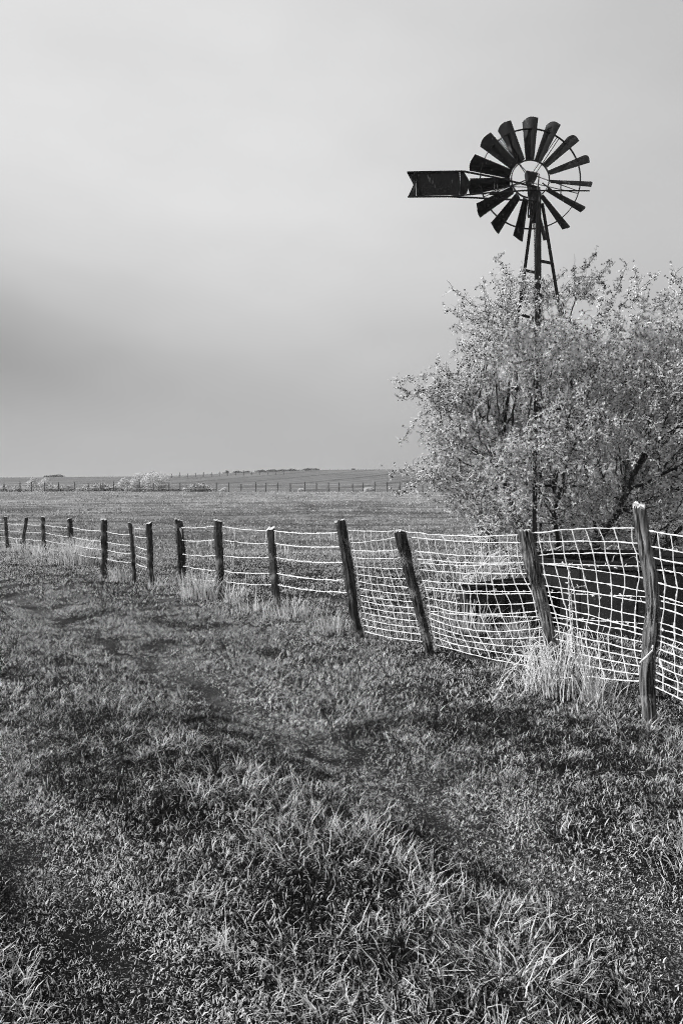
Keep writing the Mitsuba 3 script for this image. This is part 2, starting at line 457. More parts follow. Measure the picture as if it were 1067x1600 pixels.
obj('field_grass', (v, f), 'blades', color=colour(t, per), label='short frosted pasture grass beyond the wire fence', category='grass', kind='stuff')


def clump(name, label, x, y, count, height, spread, seed, group=None, lean=(0, 0), wide=0.006, white=0.72, category='grass clump', droop=1.3):
    r = np.random.default_rng(seed)
    az = r.uniform(0, 2 * np.pi, count)
    rad = np.abs(r.normal(0, spread, count))
    b = np.stack([x + rad * np.cos(az), y + rad * np.sin(az)], 1)
    b = np.column_stack([b, terrain(b[:, 0], b[:, 1]) - 0.01])
    L = height * r.uniform(0.35, 1.15, count)
    az = az + r.normal(0, 0.6, count)
    tilt = np.abs(r.normal(0.12, 0.16, count))
    curve = np.abs(r.normal(0.5, 0.5, count)) * droop
    v, f, per = blades(b, L, az, tilt, curve, wide * r.uniform(0.6, 1.3, count), segs=5, r=r)
    hrel = (v[:, 2] - np.min(b[:, 2]))[:, None] / height
    v[:, :2] += np.asarray(lean) * np.clip(hrel, 0, None) ** 1.5
    key = thing(name, label, category, group)
    obj('blades', (v, f), 'blades', key, color=colour(tone(count, white, 0.15, r), per), kind='stuff')
    return key


# ---------------------------------------------------------------- fence posts
def post_mesh(path, radii, seed, sides=22, step=0.035, rough=0.24, squash=1.0):
    """A split, weathered stake: its outline follows path, its section is uneven and grooved along the grain."""
    p = resample(path, step)
    n = len(p)
    s = np.linspace(0, 1, n)
    for k in (0, 1):
        p[:, k] += 0.035 * (meshkit.fbm(np.stack([p[:, 2] * 3.1 + seed * 2.7 + 9 * k, 0 * s, 0 * s], 1), 2, seed) - 0.5)
    rad = np.interp(s, np.linspace(0, 1, len(radii)), radii)
    r = np.random.default_rng(seed)
    ang = np.arange(sides) * 2 * np.pi / sides
    prof = 1 + 0.10 * np.cos(2 * ang + r.uniform(0, 6)) + 0.06 * np.cos(3 * ang + r.uniform(0, 6)) + r.uniform(-0.09, 0.07, sides)
    prof = prof[None] * np.ones((n, 1))
    q = np.stack([np.broadcast_to(np.cos(ang) * 3, (n, sides)), np.broadcast_to(np.sin(ang) * 3, (n, sides)), np.broadcast_to((s * 9)[:, None], (n, sides))], -1)
    prof = prof + 2 * rough * (meshkit.fbm(q + seed * 7.3, 3, seed) - 0.5) + rough * 0.5 * (meshkit.noise(q * [2.5, 2.5, 0.5] + 3, seed + 5) - 0.5)
    crack = meshkit.noise(np.stack([np.broadcast_to(np.cos(ang) * 5.5, (n, sides)), np.broadcast_to(np.sin(ang) * 5.5, (n, sides)), np.broadcast_to((p[:, 2] * 2.2)[:, None], (n, sides))], -1) + seed * 3.1, seed + 9)
    prof = prof - 0.20 * smoothstep(0.60, 0.74, crack)
    v = np.empty((n, sides, 3))
    v[..., 0] = p[:, :1] + rad[:, None] * prof * np.cos(ang)
    v[..., 1] = p[:, 1:2] + rad[:, None] * prof * np.sin(ang) * squash
    v[..., 2] = p[:, 2:]
    v[-1, :, 2] += r.uniform(-0.02, 0.012, sides) + 0.02 * np.cos(ang + r.uniform(0, 6))
    i, j = np.meshgrid(np.arange(n - 1), np.arange(sides), indexing='ij')
    k = np.stack([i * sides + j, i * sides + (j + 1) % sides, (i + 1) * sides + (j + 1) % sides, (i + 1) * sides + j], -1).reshape(-1, 4)
    top = v[-1].copy()
    f = np.vstack([k[:, [0, 1, 2]], k[:, [0, 2, 3]]])
    vv = np.vstack([v.reshape(-1, 3), top.mean(0)[None] - [0, 0, 0.008]])
    e = np.arange(sides)
    f = np.vstack([f, np.stack([np.full(sides, n * sides), (n - 1) * sides + e, (n - 1) * sides + (e + 1) % sides], 1)])
    return (vv, f), top


# name: (depth, [(px, py) of the centre line from the foot up], [radius in px foot to top], material, label)
POSTS = {
    'A': (5.85, [(1015, 1150), (1015, 1130), (1013, 1080), (1013, 1022), (1017, 985), (1018, 940), (1014, 900), (1007, 862), (1001, 825), (1000, 789)], [11.5, 11.5, 12, 11.5, 11.8, 11.6, 11, 11.5, 11.2, 9.5], 'wood_pale',
          'tall pale crooked weathered fence post at the right edge, nearest and thickest of all'),
    'B': (7.0, [(880, 1090), (868, 1030), (852, 968), (834, 895), (821, 831)], [8.5, 8.5, 9, 10.5, 11], 'wood_pale', 'pale leaning fence post with tall frosted weeds round its foot, left of the dark tank'),
    'C': (8.7, [(676, 1040), (672, 1020), (655, 950), (640, 890), (626, 831)], [7.5, 7.5, 8, 9.5, 10], 'wood', 'dark fence post leaning left in the middle of the wire netting'),
    'D': (9.8, [(564, 1015), (561, 997), (548, 920), (540, 868), (532, 814)], [6.5, 6.5, 7, 7, 7.5], 'wood', 'dark leaning fence post where the netting ends and the barbed wire begins'),
    'E': (12.7, [(434, 968), (432, 952), (428, 890), (423, 825)], [6, 6, 6, 6.3], 'wood', 'straight dark fence post, first to the left of the wire netting'),
    'F': (14.3, [(345, 950), (345, 935), (342, 870), (340, 813)], [6.5, 6.5, 6.2, 6], 'wood', 'thick upright fence post beside a tall frosted grass clump'),
    'G': (17.2, [(285, 926), (285, 912), (282, 860), (279, 812)], [5.8, 6.2, 6.2, 6], 'wood', 'thick fence post with a broken notched foot left of a tall grass clump'),
    'H': (16.5, [(238, 930), (237, 917), (234, 865), (232, 817)], [4.6, 4.6, 4.6, 4.6], 'wood', 'thin black fence post, right one of a close pair'),
    'I': (17.2, [(211, 925), (210, 912), (207, 860), (203, 817)], [3.4, 3.4, 3.4, 3.6], 'wood', 'thin greyish fence post, left one of a close pair'),
    'J': (19.3, [(164, 912), (163, 900), (163, 855), (162, 811)], [5.2, 5.2, 5.5, 5.6], 'wood', 'thick fence post with a pale left side, between the close pair and the frosted weeds'),
    'K': (24.0, [(116, 892), (115, 880), (111, 845), (109, 810)], [4, 4, 4.4, 4.4], 'wood', 'fence post rising out of the frosted weeds'),
    'L': (28.4, [(71, 878), (70, 868), (68, 838), (67, 807)], [3.6, 3.6, 3.6, 3.6], 'wood', 'straight dark fence post, third from the left edge'),
    'M': (30.5, [(37, 872), (38, 863), (37, 838), (41, 809)], [2.6, 2.6, 2.7, 2.8], 'wood', 'short fence post leaning right, second from the left edge'),
    'N': (33.0, [(12, 868), (12, 858), (10, 833), (8, 807)], [2.7, 2.7, 2.7, 2.7], 'wood', 'thin fence post nearest the left edge'),
}
post_at = {}
for i, (k, (d, path, rad, m, label)) in enumerate(POSTS.items()):
    p = np.array([at(a, b, d) for a, b in path])
    p[:, 2] += np.linspace(1, 0, len(p)) ** 3 * (terrain(p[1, 0], d) - p[1, 2])      # the foot stands in the ground
    mesh, top = post_mesh(p, np.array(rad) / F * d, 50 + i, step=0.03 if d < 10 else 0.06, sides=52 if d < 10 else 18)
    key = thing('fence_post', label, 'fence post')
    obj('stake', mesh, m, key, smooth=50)
    r = np.random.default_rng(90 + i)
    c = top.mean(0)
    ring = np.vstack([c + (top - c) * 1.04 + [0, 0, -0.004], c + (top - c) * 0.93 + [0, 0, 0.005], c + (top - c) * 0.5 + np.column_stack([np.zeros((len(top), 2)), r.uniform(0.003, 0.011, len(top))])])
    ns = len(top)
    fs = []
    for a in range(2):
        e = np.arange(ns)
        fs += [np.stack([a * ns + e, a * ns + (e + 1) % ns, (a + 1) * ns + (e + 1) % ns], 1), np.stack([a * ns + e, (a + 1) * ns + (e + 1) % ns, (a + 1) * ns + e], 1)]
    fs.append(np.stack([np.full(ns, 3 * ns), 2 * ns + np.arange(ns), 2 * ns + (np.arange(ns) + 1) % ns], 1))
    obj('frost_cap', (np.vstack([ring, ring[-ns:].mean(0)[None] + [0, 0, 0.004]]), np.vstack(fs)), 'frost', key)
    post_at[k] = (d, p)
    if k == 'A':
        sp = np.array([at(a, b, d - 0.02) for a, b in [(1024, 1015), (1028, 985), (1030, 955), (1029, 935), (1027, 925)]])
        obj('split_slab', post_mesh(sp, np.array([2.5, 4.5, 4.2, 3.0, 1.0]) / F * d, 77, sides=12)[0], m, key, smooth=50)
        st = resample([at(1000, 1036, d - 0.075), at(1010, 1026, d - 0.085), at(1019, 1017, d - 0.08), at(1020, 1008, d - 0.075)], 0.02)
        obj('frosted_tie', tube(st, 0.006, jitter=0.3), 'frost', key)


def post_point(k, py, back=0.0):
    """The point of the post's centre line at this row of the photograph, set back by a little."""
    d, p = post_at[k]
    z = EYE - (py - 800) / F * d
    o = np.argsort(p[:, 2])
    return np.array([np.interp(z, p[o, 2], p[o, 0]), d + back, z])


# ---------------------------------------------------------------- wire netting between the near posts
WIRES = {   # rows of the horizontal wires at each post
    'D': [827, 849, 859, 871, 883, 895, 906, 917, 928, 937, 946, 955, 965, 975, 985],
    'C': [829, 838, 859, 872, 889, 906, 920, 931, 942, 952, 962, 973, 983, 993, 1005],
    'B': [836, 849, 870, 880, 897, 914, 929, 943, 956, 970, 983, 997, 1012, 1030, 1050],
    'A': [826, 850, 867, 906, 927, 945, 968, 988, 996, 1008, 1022, 1034, 1046, 1058, 1069],
}
SAG = {('D', 'C'): np.linspace(0.02, 0.03, 15), ('C', 'B'): np.r_[0.035, 0.02, 0.03, 0.03, 0.03, 0.03, 0.04, 0.07, 0.09, 0.11, 0.11, 0.10, 0.08, 0.06, 0.03], ('B', 'A'): np.linspace(-0.02, 0.02, 15)}
Z_POST = np.array([2.62, 4.55])
spans = [('D', 'C'), ('C', 'B'), ('B', 'A'), ('A', 'Z')]
netting = thing('wire_netting', 'rime-coated square wire netting hung between the leaning posts in front of the tank', 'wire fence')


def wire_at(j, span, t):
    a, b = span
    P = post_point(a, WIRES[a][j], 0.10)
    if b == 'Z':
        Q = np.array([Z_POST[0], Z_POST[1], P[2] - 0.09])
    else:
        Q = post_point(b, WIRES[b][j], 0.10)
    t = np.asarray(t, float)[:, None]
    out = P * (1 - t) + Q * t
    s = SAG.get(span, np.full(15, 0.015))[j]
    hump = 4 * t[:, 0] * (1 - t[:, 0])
    out[:, 2] -= s * hump
    belly = {('C', 'B'): 0.10, ('D', 'C'): 0.05}.get(span, 0.03)
    out[:, 1] += belly * hump * math.sin(math.pi * j / 14)
    return out


def wobble(p, amp, seed, freq=6.0):
    q = p * freq
    o = np.stack([meshkit.noise(q + 10 * k, seed + k) - 0.5 for k in range(3)], -1)
    return p + 2 * amp * o


def frosted_wire(p, r, seed, parent, name, step=0.022, rough=0.35):
    p = wobble(resample(p, step), 0.006, seed)
    rr = np.random.default_rng(seed)
    rad = r * (0.55 + 1.0 * meshkit.noise(p * 22, seed)) * (1 + 0.25 * rr.uniform(-1, 1, len(p)))
    return obj(name, tube(p, rad, 5, jitter=rough, r=rr), 'frost', parent)


RW = 0.0048
for j in range(15):
    pts = np.vstack([wire_at(j, sp, np.linspace(0, 1, 13))[:-1 if sp[1] != 'Z' else None] for sp in spans])
    frosted_wire(pts, RW, 300 + j, netting, 'line_wire')
stay = 0
for sp in spans:
    P, Q = wire_at(0, sp, [0.0])[0], wire_at(0, sp, [1.0])[0]
    m = int(round(np.linalg.norm(Q - P) / 0.142))
    for i in range(m):
        t = (i + 0.5) / m
        shift = rng.uniform(-0.012, 0.012, 15) + 0.022 * np.sin(np.arange(15) * 0.5 + 1.2 * i / m + 0.4 * stay)
        col = np.array([wire_at(j, sp, [np.clip(t + shift[j], 0.005, 0.995)])[0] for j in range(15)])
        frosted_wire(col, RW, 400 + stay, netting, 'stay_wire')
        stay += 1


def barbed(name_label, pts, r, seed, gap=0.12, group=None, hang=0, hang_len=0.14):
    key = thing('barbed_wire', name_label, 'barbed wire', group)
    frosted_wire(pts, r, seed, key, 'strand')
    p = resample(pts, gap)
    rr = np.random.default_rng(seed + 1)
    for q in p[1:-1]:
        q = q + rr.normal(0, 0.01, 3)
        a = rr.normal(size=3); a /= np.linalg.norm(a)
        b = rr.normal(size=3); b /= np.linalg.norm(b)
        l = r * 3.2
        obj('barb', cat([tube([q - a * l, q, q + a * l], [r * 0.5, r * 1.25, r * 0.5], 4, r=rr), tube([q - b * l, q, q + b * l], [r * 0.4, r * 1.2, r * 0.5], 4, r=rr)]), 'frost', key)
    s = resample(pts, 0.05)
    for _ in range(hang):
        c = s[rr.integers(4, len(s) - 4)]
        n = rr.integers(1, 4)
        for _ in range(n):
            c = c + np.array([rr.normal(0, 0.035), rr.normal(0, 0.01), 0])
            l = hang_len * rr.uniform(0.4, 1.2)
            obj('icicle', tube([c, c - [rr.normal(0, 0.008), 0, l * 0.5], c - [rr.normal(0, 0.012), 0, l]], [r * 1.1, r * 0.9, r * 0.3], 4, jitter=0.2, r=rr), 'frost', key)
    return key


for k, (ra, rb, rc, lab) in enumerate([(887, 882, 880, 'top barbed strand across the netting just below the tank rim'),
                                       (936, 927, 918, 'middle barbed strand across the netting at half height of the tank'),
                                       (979, 968, 955, 'lowest barbed strand across the netting near the foot of the tank')]):
    z = post_point('A', ra, 0.14)
    pts = [post_point('C', rc, 0.14), (post_point('C', rc, 0.16) + post_point('B', rb, 0.16)) / 2 - [0, 0, 0.03], post_point('B', rb, 0.14), post_point('A', ra, 0.14), np.array([Z_POST[0], Z_POST[1] + 0.04, z[2] - 0.07])]
    barbed(lab, pts, 0.0042, 520 + k, gap=0.10)

STRANDS = [
    ('IHGFED', [824, 826, 824, 821, 829, 832], 'top rimed barbed wire, strung only between the close pair of posts and the netting'),
    ('NMLKJIHGFED', [818, 819, 820, 824, 830, 836, 840, 844, 843, 849, 855], 'long second rimed barbed wire of the left fence'),
    ('NMLKJIHGFED', [829, 831, 832, 839, 846, 852, 859, 866, 868, 871, 880], 'long middle rimed barbed wire of the left fence'),
    ('NMLKJIHGFED', [839, 842, 844, 851, 859, 865, 873, 884, 892, 896, 908], 'long second lowest rimed barbed wire of the left fence'),
    ('NMLKJIHGFED', [848, 851, 855, 865, 873, 879, 888, 902, 908, 914, 927], 'lowest rimed barbed wire of the left fence, sunk in the tall grass'),
]
for k, (ks, rows, lab) in enumerate(STRANDS):
    pts = [post_point(a, b, 0.09) for a, b in zip(ks, rows)]
    if ks[0] == 'N':
        pts = [pts[0] + [-2.6, 3.2, 0.05]] + pts
    dense = []
    for a, b in zip(pts[:-1], pts[1:]):
        t = np.linspace(0, 1, 9)[:-1, None]
        q = a * (1 - t) + b * t
        q[:, 2] -= 0.03 * 4 * t[:, 0] * (1 - t[:, 0])
        dense.append(q)
    dense.append(pts[-1][None])
    dd = np.vstack(dense)
    barbed(lab, dd, 0.0072, 560 + k, gap=0.4, hang=(10, 22, 20, 16, 6)[k], hang_len=0.19)

# ---------------------------------------------------------------- tank and trough behind the netting
CX, CY, R, H = 4.45, 11.45, 1.75, 0.90
tank = thing('water_tank', 'large round dark cattle water tank behind the wire netting at the right', 'water tank')
gz = -0.05


def ring_wall(r0, r1, z0, z1, n=96, dent=0.0):
    a = np.arange(n) * 2 * np.pi / n
    k = 1 + dent * np.sin(a * 5) + dent * np.sin(a * 13 + 1)
    v = np.vstack([np.stack([CX + r * k * np.cos(a), CY + r * k * np.sin(a), np.full(n, z)], 1) for r, z in ((r1, z0), (r1, z1), (r0, z1), (r0, z0))])
    e, f = np.arange(n), []
    for b in range(4):
        c = (b + 1) % 4
        f += [np.stack([b * n + e, b * n + (e + 1) % n, c * n + (e + 1) % n], 1), np.stack([b * n + e, c * n + (e + 1) % n, c * n + e], 1)]
    return v, np.vstack(f)


obj('wall', ring_wall(R - 0.03, R, gz, H - 0.06, dent=0.002), 'tank_skin', tank, smooth=40)
obj('rim', ring_wall(R - 0.05, R + 0.035, H - 0.075, H), 'tank_skin', tank, smooth=40)
obj('rim_bead', ring_wall(R - 0.02, R + 0.05, H + 0.002, H + 0.022), 'dark_iron', tank, smooth=40)
obj('floor', (lambda m: (np.array(m.vertices) + [CX, CY, 0.02], np.array(m.faces)))(trimesh.creation.cylinder(R - 0.04, 0.04, sections=64)), 'tank_skin', tank)
for k in range(9):
    a = math.radians(-165 + 24 * k)
    obj('seam', bar([CX + (R + 0.006) * math.cos(a), CY + (R + 0.006) * math.sin(a), 0.0], [CX + (R + 0.006) * math.cos(a), CY + (R + 0.006) * math.sin(a), H - 0.08], 0.022, 0.014, up=(math.cos(a), math.sin(a), 0)), 'tank_skin', tank)

trough = thing('water_trough', 'low dark drinking trough half hidden behind the netting, left of the round tank', 'trough')
ty = 10.6
tp = [at(730, 990, ty), at(846, 992, ty), at(846, 908, ty), at(790, 912, ty), at(730, 921, ty)]
obj('front_panel', plate([(q[0], q[2]) for q in tp], ty, 0.03), 'tank_skin', trough)
obj('back_panel', plate([(q[0], q[2]) for q in tp], ty + 0.62, 0.03), 'tank_skin', trough)
for a, b in ((4, 3), (3, 2)):
    obj('rim', bar(tp[a] + [0, -0.02, 0.012], tp[b] + [0, -0.02, 0.012], 0.05, 0.03), 'dark_iron', trough)
for i in (2, 4):
    lo = tp[0] if i == 4 else tp[1]
    obj('end_panel', bar((tp[i] + [tp[i][0] * 0, 0.017, 0]) * [1, 1, 0] + [0, 0, (tp[i][2] + lo[2]) / 2], (tp[i] + [0, 0.603, 0]) * [1, 1, 0] + [0, 0, (tp[i][2] + lo[2]) / 2], 0.03, tp[i][2] - lo[2] - 0.02), 'tank_skin', trough)
for k in range(5):
    q = at(738 + 24 * k, 0, ty)
    obj('rib', bar([q[0], ty - 0.022, 0.0], [q[0], ty - 0.022, 0.40 + 0.02 * k], 0.03, 0.014, up=(0, 1, 0)), 'tank_skin', trough)

# ---------------------------------------------------------------- windmill
DM = 17.0
mill = thing('windmill', 'dark rusty farm wind pump on a lattice tower rising out of the frosted bush', 'windmill')
hub = at(827.5, 280.5, DM + 0.35)
pxm = (DM + 0.35) / F
top_z = at(0, 318, DM)[2]
axis = at(841, 800, DM)[:2]
foot_off = {'front': (-0.42, -1.30), 'right': (1.32, -0.40), 'back': (0.40, 1.32), 'left': (-1.12, 0.40)}
leg_top = {'front': (-0.03, -0.10), 'right': (0.075, -0.03), 'back': (0.02, 0.10), 'left': (-0.10, 0.03)}
legs = {}
for k in foot_off:
    a = np.array([axis[0] + foot_off[k][0], axis[1] + foot_off[k][1], 0.0])
    a[2] = terrain(a[0], a[1]) - 0.2
    b = np.array([axis[0] + leg_top[k][0], axis[1] + leg_top[k][1], top_z])
    legs[k] = (a, b)
    w = {'front': 0.075, 'back': 0.07, 'left': 0.066, 'right': 0.066}[k]
    obj('leg', cat([bar(a, b, w, 0.014), bar(a + [0.0, 0.012, 0], b + [0.0, 0.012, 0], 0.014, w)]) if k != 'front' else bar(a, b, w, 0.05), 'dark_iron', mill)


def on_leg(k, z):
    a, b = legs[k]
    t = (z - a[2]) / (b[2] - a[2])
    return a * (1 - t) + b * t


for py, ks in ((406, ('front', 'right')), (462, ('front', 'right')), (413, ('left', 'back')), (528, ('right', 'back')), (484, ('left', 'back')), (545, ('front', 'right')), (600, ('left', 'back')), (640, ('front', 'right')), (690, ('front', 'left')), (760, ('front', 'right'))):
    z = at(0, py, DM - 0.3)[2]
    obj('cross_bar', bar(on_leg(ks[0], z), on_leg(ks[1], z), 0.045, 0.05), 'dark_iron', mill)
pipe_x = axis[0] + 0.05
obj('pump_pipe', tube([[pipe_x, axis[1], -0.1], [pipe_x - 0.02, axis[1], at(0, 300, DM)[2]]], 0.030, 10), 'rust', mill, smooth=50)
obj('pump_rod', tube([[axis[0] - 0.02, axis[1] + 0.05, 0.0], [axis[0] - 0.07, axis[1] + 0.05, at(0, 290, DM)[2]]], 0.014, 6), 'dark_iron', mill)

# wheel: ring, hub, arms, fourteen curved blades
wheel = obj('wheel', tube([hub + [0, -0.30, 0], hub + [0, 0.16, 0]], 0.05, 12), 'dark_iron', mill, smooth=40, label='round fan of rusty curved blades')


def circle(r, y, n=72):
    a = np.linspace(0, 2 * np.pi, n + 1)
    return np.stack([hub[0] + r * np.sin(a), np.full(n + 1, hub[1] + y), hub[2] + r * np.cos(a)], 1)


def hoop(r, y, w, h):
    c = circle(r, y)
    a = np.linspace(0, 2 * np.pi, len(c))
    rad = np.stack([np.sin(a), 0 * a, np.cos(a)], 1)
    v = np.stack([c + rad * s * w / 2 + np.array([0, 1, 0]) * q * h / 2 for s, q in ((-1, -1), (1, -1), (1, 1), (-1, 1))], 1).reshape(-1, 3)
    f, n = [], len(c)
    for i in range(n - 1):
        for k in range(4):
            l = (k + 1) % 4
            f += [[4 * i + k, 4 * i + l, 4 * i + 4 + l], [4 * i + k, 4 * i + 4 + l, 4 * i + 4 + k]]
    return v, np.array(f)


obj('outer_ring', hoop(78 * pxm, -0.055, 0.018, 0.045), 'dark_iron', wheel)
obj('inner_ring', hoop(29.5 * pxm, -0.055, 0.020, 0.045), 'dark_iron', wheel)
PITCH = math.radians(44)


def blade(theta, rr, bent=0.0):
    """One sheet-metal sail: it widens outwards, is pitched against the wheel's plane and rolled into a shallow trough."""
    rs = np.linspace(31 * pxm, 95.5 * pxm, 9)
    wid = np.interp(rs, [rs[0], rs[-1]], [14 * pxm, 26.5 * pxm])
    c = np.linspace(-0.5, 0.5, 9)
    e_r = np.array([math.sin(theta), 0, math.cos(theta)])
    e_t = np.array([math.cos(theta), 0, -math.sin(theta)])
    e_n = np.array([0, 1.0, 0])
    ph = PITCH + rr.normal(0, 0.05) + bent
    ch = e_t * math.cos(ph) - e_n * math.sin(ph)
    nn = e_t * math.sin(ph) + e_n * math.cos(ph)
    front = []
    for i, (r_, w_) in enumerate(zip(rs, wid)):
        r2 = r_ + (0.02 if i == 8 else 0) * (1 - (2 * c) ** 2) - (0.07 * np.clip(np.abs(c) - 0.12, 0, 1) * (i == 8))
        front.append(hub + e_r * r2[:, None] if np.ndim(r2) else hub + e_r * r_)
        base = np.asarray(front[-1]).reshape(-1, 3)
        front[-1] = base + ch * (c * w_)[:, None] - nn * (0.16 * w_ * (1 - (2 * c) ** 2))[:, None]
    fr = np.array(front)
    th = 0.006
    v = np.concatenate([fr.reshape(-1, 3), (fr + nn * th).reshape(-1, 3)])
    a, b = fr.shape[:2]
    f, o = [], a * b
    for i in range(a - 1):
        for j in range(b - 1):
            k = i * b + j
            f += [[k, k + 1, k + b + 1], [k, k + b + 1, k + b], [o + k, o + k + b + 1, o + k + 1], [o + k, o + k + b, o + k + b + 1]]
    edge = [i for i in range(b)] + [i * b + b - 1 for i in range(1, a)] + [(a - 1) * b + j for j in range(b - 2, -1, -1)] + [i * b for i in range(a - 2, 0, -1)]
    for p, q in zip(edge, edge[1:] + edge[:1]):
        f += [[p, o + q, q], [p, o + p, o + q]]
    return v, np.array(f)


rr = np.random.default_rng(3)
for k in range(15):
    th = math.radians(-1 + 24 * k) + rr.normal(0, 0.012)
    obj('blade', blade(th, rr, 0.62 if k == 7 else 0.0), 'rust', wheel, smooth=35)
for k in range(5):
    th = math.radians(-38 + 72 * k)
    e = np.array([math.sin(th), 0, math.cos(th)])
    s = np.array([math.cos(th), 0, -math.sin(th)])
    for q, y in ((-1, -0.20), (1, 0.05)):
        obj('spoke', tube([hub + s * q * 0.03 + [0, y, 0], hub + e * 78 * pxm + s * q * 0.025 + [0, -0.07, 0]], 0.009, 5), 'dark_iron', wheel)

# gear head, furl bar and tail
gy = DM


def head(pts, r, name='rod', y=gy):
    q = [at(a, b, y) for a, b in pts]
    return obj(name, tube(q, r, 6), 'dark_iron', mill)


obj('gear_head', plate([tuple(at(a, b, gy)[[0, 2]]) for a, b in ((821, 269), (839, 273), (836, 282), (827, 287), (823, 283))], gy, 0.22), 'dark_iron', mill)
obj('head_casting', plate([tuple(at(a, b, gy)[[0, 2]]) for a, b in ((827, 286), (843, 291), (843, 318), (841, 345), (832, 345), (829, 318))], gy + 0.06, 0.10), 'rust', mill)
for pts in ([(824, 290), (830, 345)], [(830, 284), (833, 340)], [(843, 292), (844, 345)], [(827, 300), (825, 336)], [(842, 271), (840, 300)], [(836, 330), (845, 322)]):
    head(pts, 0.016, 'furl_rod', gy - 0.10)
head([(826, 336), (827, 339)], 0.035, 'pull_ring', gy - 0.10)
head([(829, 297), (921, 297.5)], 0.016, 'side_arm', gy - 0.12)
head([(847, 285), (862, 296)], 0.014, 'side_brace', gy - 0.12)
head([(876, 285), (876, 305)], 0.016, 'stop_bolt', gy - 0.13)
head([(873.5, 286), (878.5, 286)], 0.02, 'bolt_head', gy - 0.13)
head([(874, 304), (878, 304)], 0.02, 'bolt_head', gy - 0.13)
tb = gy - 0.18
head([(636, 268.5), (724, 267)], 0.022, 'tail_boom', tb)
head([(724, 267), (776, 277), (834, 291)], 0.022, 'tail_boom', tb)
head([(637, 307), (700, 306.5), (838, 313)], 0.020, 'tail_boom', tb)
head([(705, 306), (760, 301), (836, 296)], 0.018, 'tail_boom', tb - 0.05)
head([(736, 303), (800, 290), (829, 282)], 0.010, 'tail_stay', tb - 0.03)
head([(780, 290), (826, 292)], 0.010, 'tail_stay', tb + 0.02)
for x0 in (773, 777.5):
    head([(x0, 278), (x0, 309)], 0.012, 'tail_strut', tb + 0.04)
head([(765, 303), (800, 301)], 0.02, 'tail_hinge', tb + 0.02)


def px_plate(pts, y):
    return plate([tuple(at(a, b, y)[[0, 2]]) for a, b in pts], y, 0.008)


vane = obj('tail_vane', px_plate([(650, 269), (717, 268), (717.5, 304), (651, 305.5)], tb), 'rust', mill, label='broad rusty tail vane plate with a swallow-tail end')
obj('vane_tip', px_plate([(635.5, 268.5), (649, 269), (650, 305.5), (637.5, 306.5), (645.8, 288)], tb + 0.02), 'rust', vane)
obj('vane_nose', px_plate([(718.5, 268.2), (725, 268.2), (735, 285), (729, 302), (719, 304)], tb + 0.02), 'rust', vane)
for pts in ([(649.5, 270), (651.5, 304)], [(717, 269), (718.5, 303)]):
    q = [at(a, b, tb - 0.015) for a, b in pts]
    obj('vane_batten', bar(q[0], q[1], 0.02, 0.012, up=(0, 1, 0)), 'dark_iron', vane)

# ---------------------------------------------------------------- the frosted bush-like tree
OUT = [(745, 860), (725, 800), (675, 765), (655, 740), (690, 715), (680, 695), (668, 680), (675, 645), (660, 612), (680, 600), (715, 585), (730, 550), (738, 515), (735, 495), (765, 480), (785, 440), (810, 440), (828, 455),
       (858, 455), (880, 448), (915, 440), (930, 432), (955, 448), (985, 450), (1000, 490), (1030, 475), (1050, 455), (1075, 460), (1130, 490), (1190, 535), (1230, 625), (1235, 740), (1200, 840), (1080, 870)]
poly = sg.Polygon(OUT)
DT = 17.3
tr = np.random.default_rng(17)
pts = []
import shapely
while len(pts) < 25000:
    q = tr.uniform([600, 390], [1250, 870], (4000, 2))
    ins = shapely.contains_xy(poly, q[:, 0], q[:, 1])
    q = q[ins]
    bd = shapely.distance(poly.exterior, shapely.points(q))
    half = 2.15 * np.clip(bd / 130, 0.0, 1) ** 0.55 + 0.12
    off = half * (1 - tr.uniform(0, 1, len(q)) ** 1.4) * tr.choice([-1, 1], len(q))
    pts += [at(a, b, DT) * [1, 0, 1] + [0, DT + o, 0] for (a, b), o in zip(q, off)]
attr = np.array(pts)
lobes = meshkit.fbm(attr * 0.85 + 5.0, 2, 77)
attr = attr[lobes + tr.normal(0, 0.05, len(attr)) > 0.425][:15000]
attr = attr[attr[:, 2] > 0.35]

base = np.array([4.75, DT, 0.0])
nodes, parent = [], []


def add(p, par):
    nodes.append(np.asarray(p, float)); parent.append(par)
    return len(nodes) - 1


stems = [((-0.75, -0.2), (-1.2, -0.4, 1.3)), ((-0.45, 0.3), (-0.5, 0.5, 1.8)), ((-0.15, -0.4), (-0.35, -1.0, 1.6)), ((0.0, 0.1), (0.0, 0.2, 2.2)), ((0.3, -0.3), (0.7, -0.7, 1.7)), ((0.4, 0.3), (1.0, 0.7, 1.3)),
         ((0.15, -0.45), (1.5, -0.9, 0.8)), ((-0.5, -0.5), (-1.6, -1.0, 0.7)), ((0.1, 0.45), (0.3, 1.3, 1.4)), ((-0.55, 0.1), (-0.85, -0.1, 2.4))]
for (bx, by), d in stems:
    p0 = base + [bx * 0.7, by * 0.7, -0.1]
    par = -1
    dv = np.array(d)
    m = int(np.linalg.norm(dv) / 0.12)
    for i in range(m + 1):
        t = i / m
        par = add(p0 + dv * t + [0.05 * math.sin(5 * t + bx * 9), 0.05 * math.cos(4 * t + by * 7), 0.15 * math.sin(math.pi * t) * (1 if d[2] < 1 else 0)], par)
step, infl, kill = 0.11, 1.1, 0.125
alive = attr.copy()
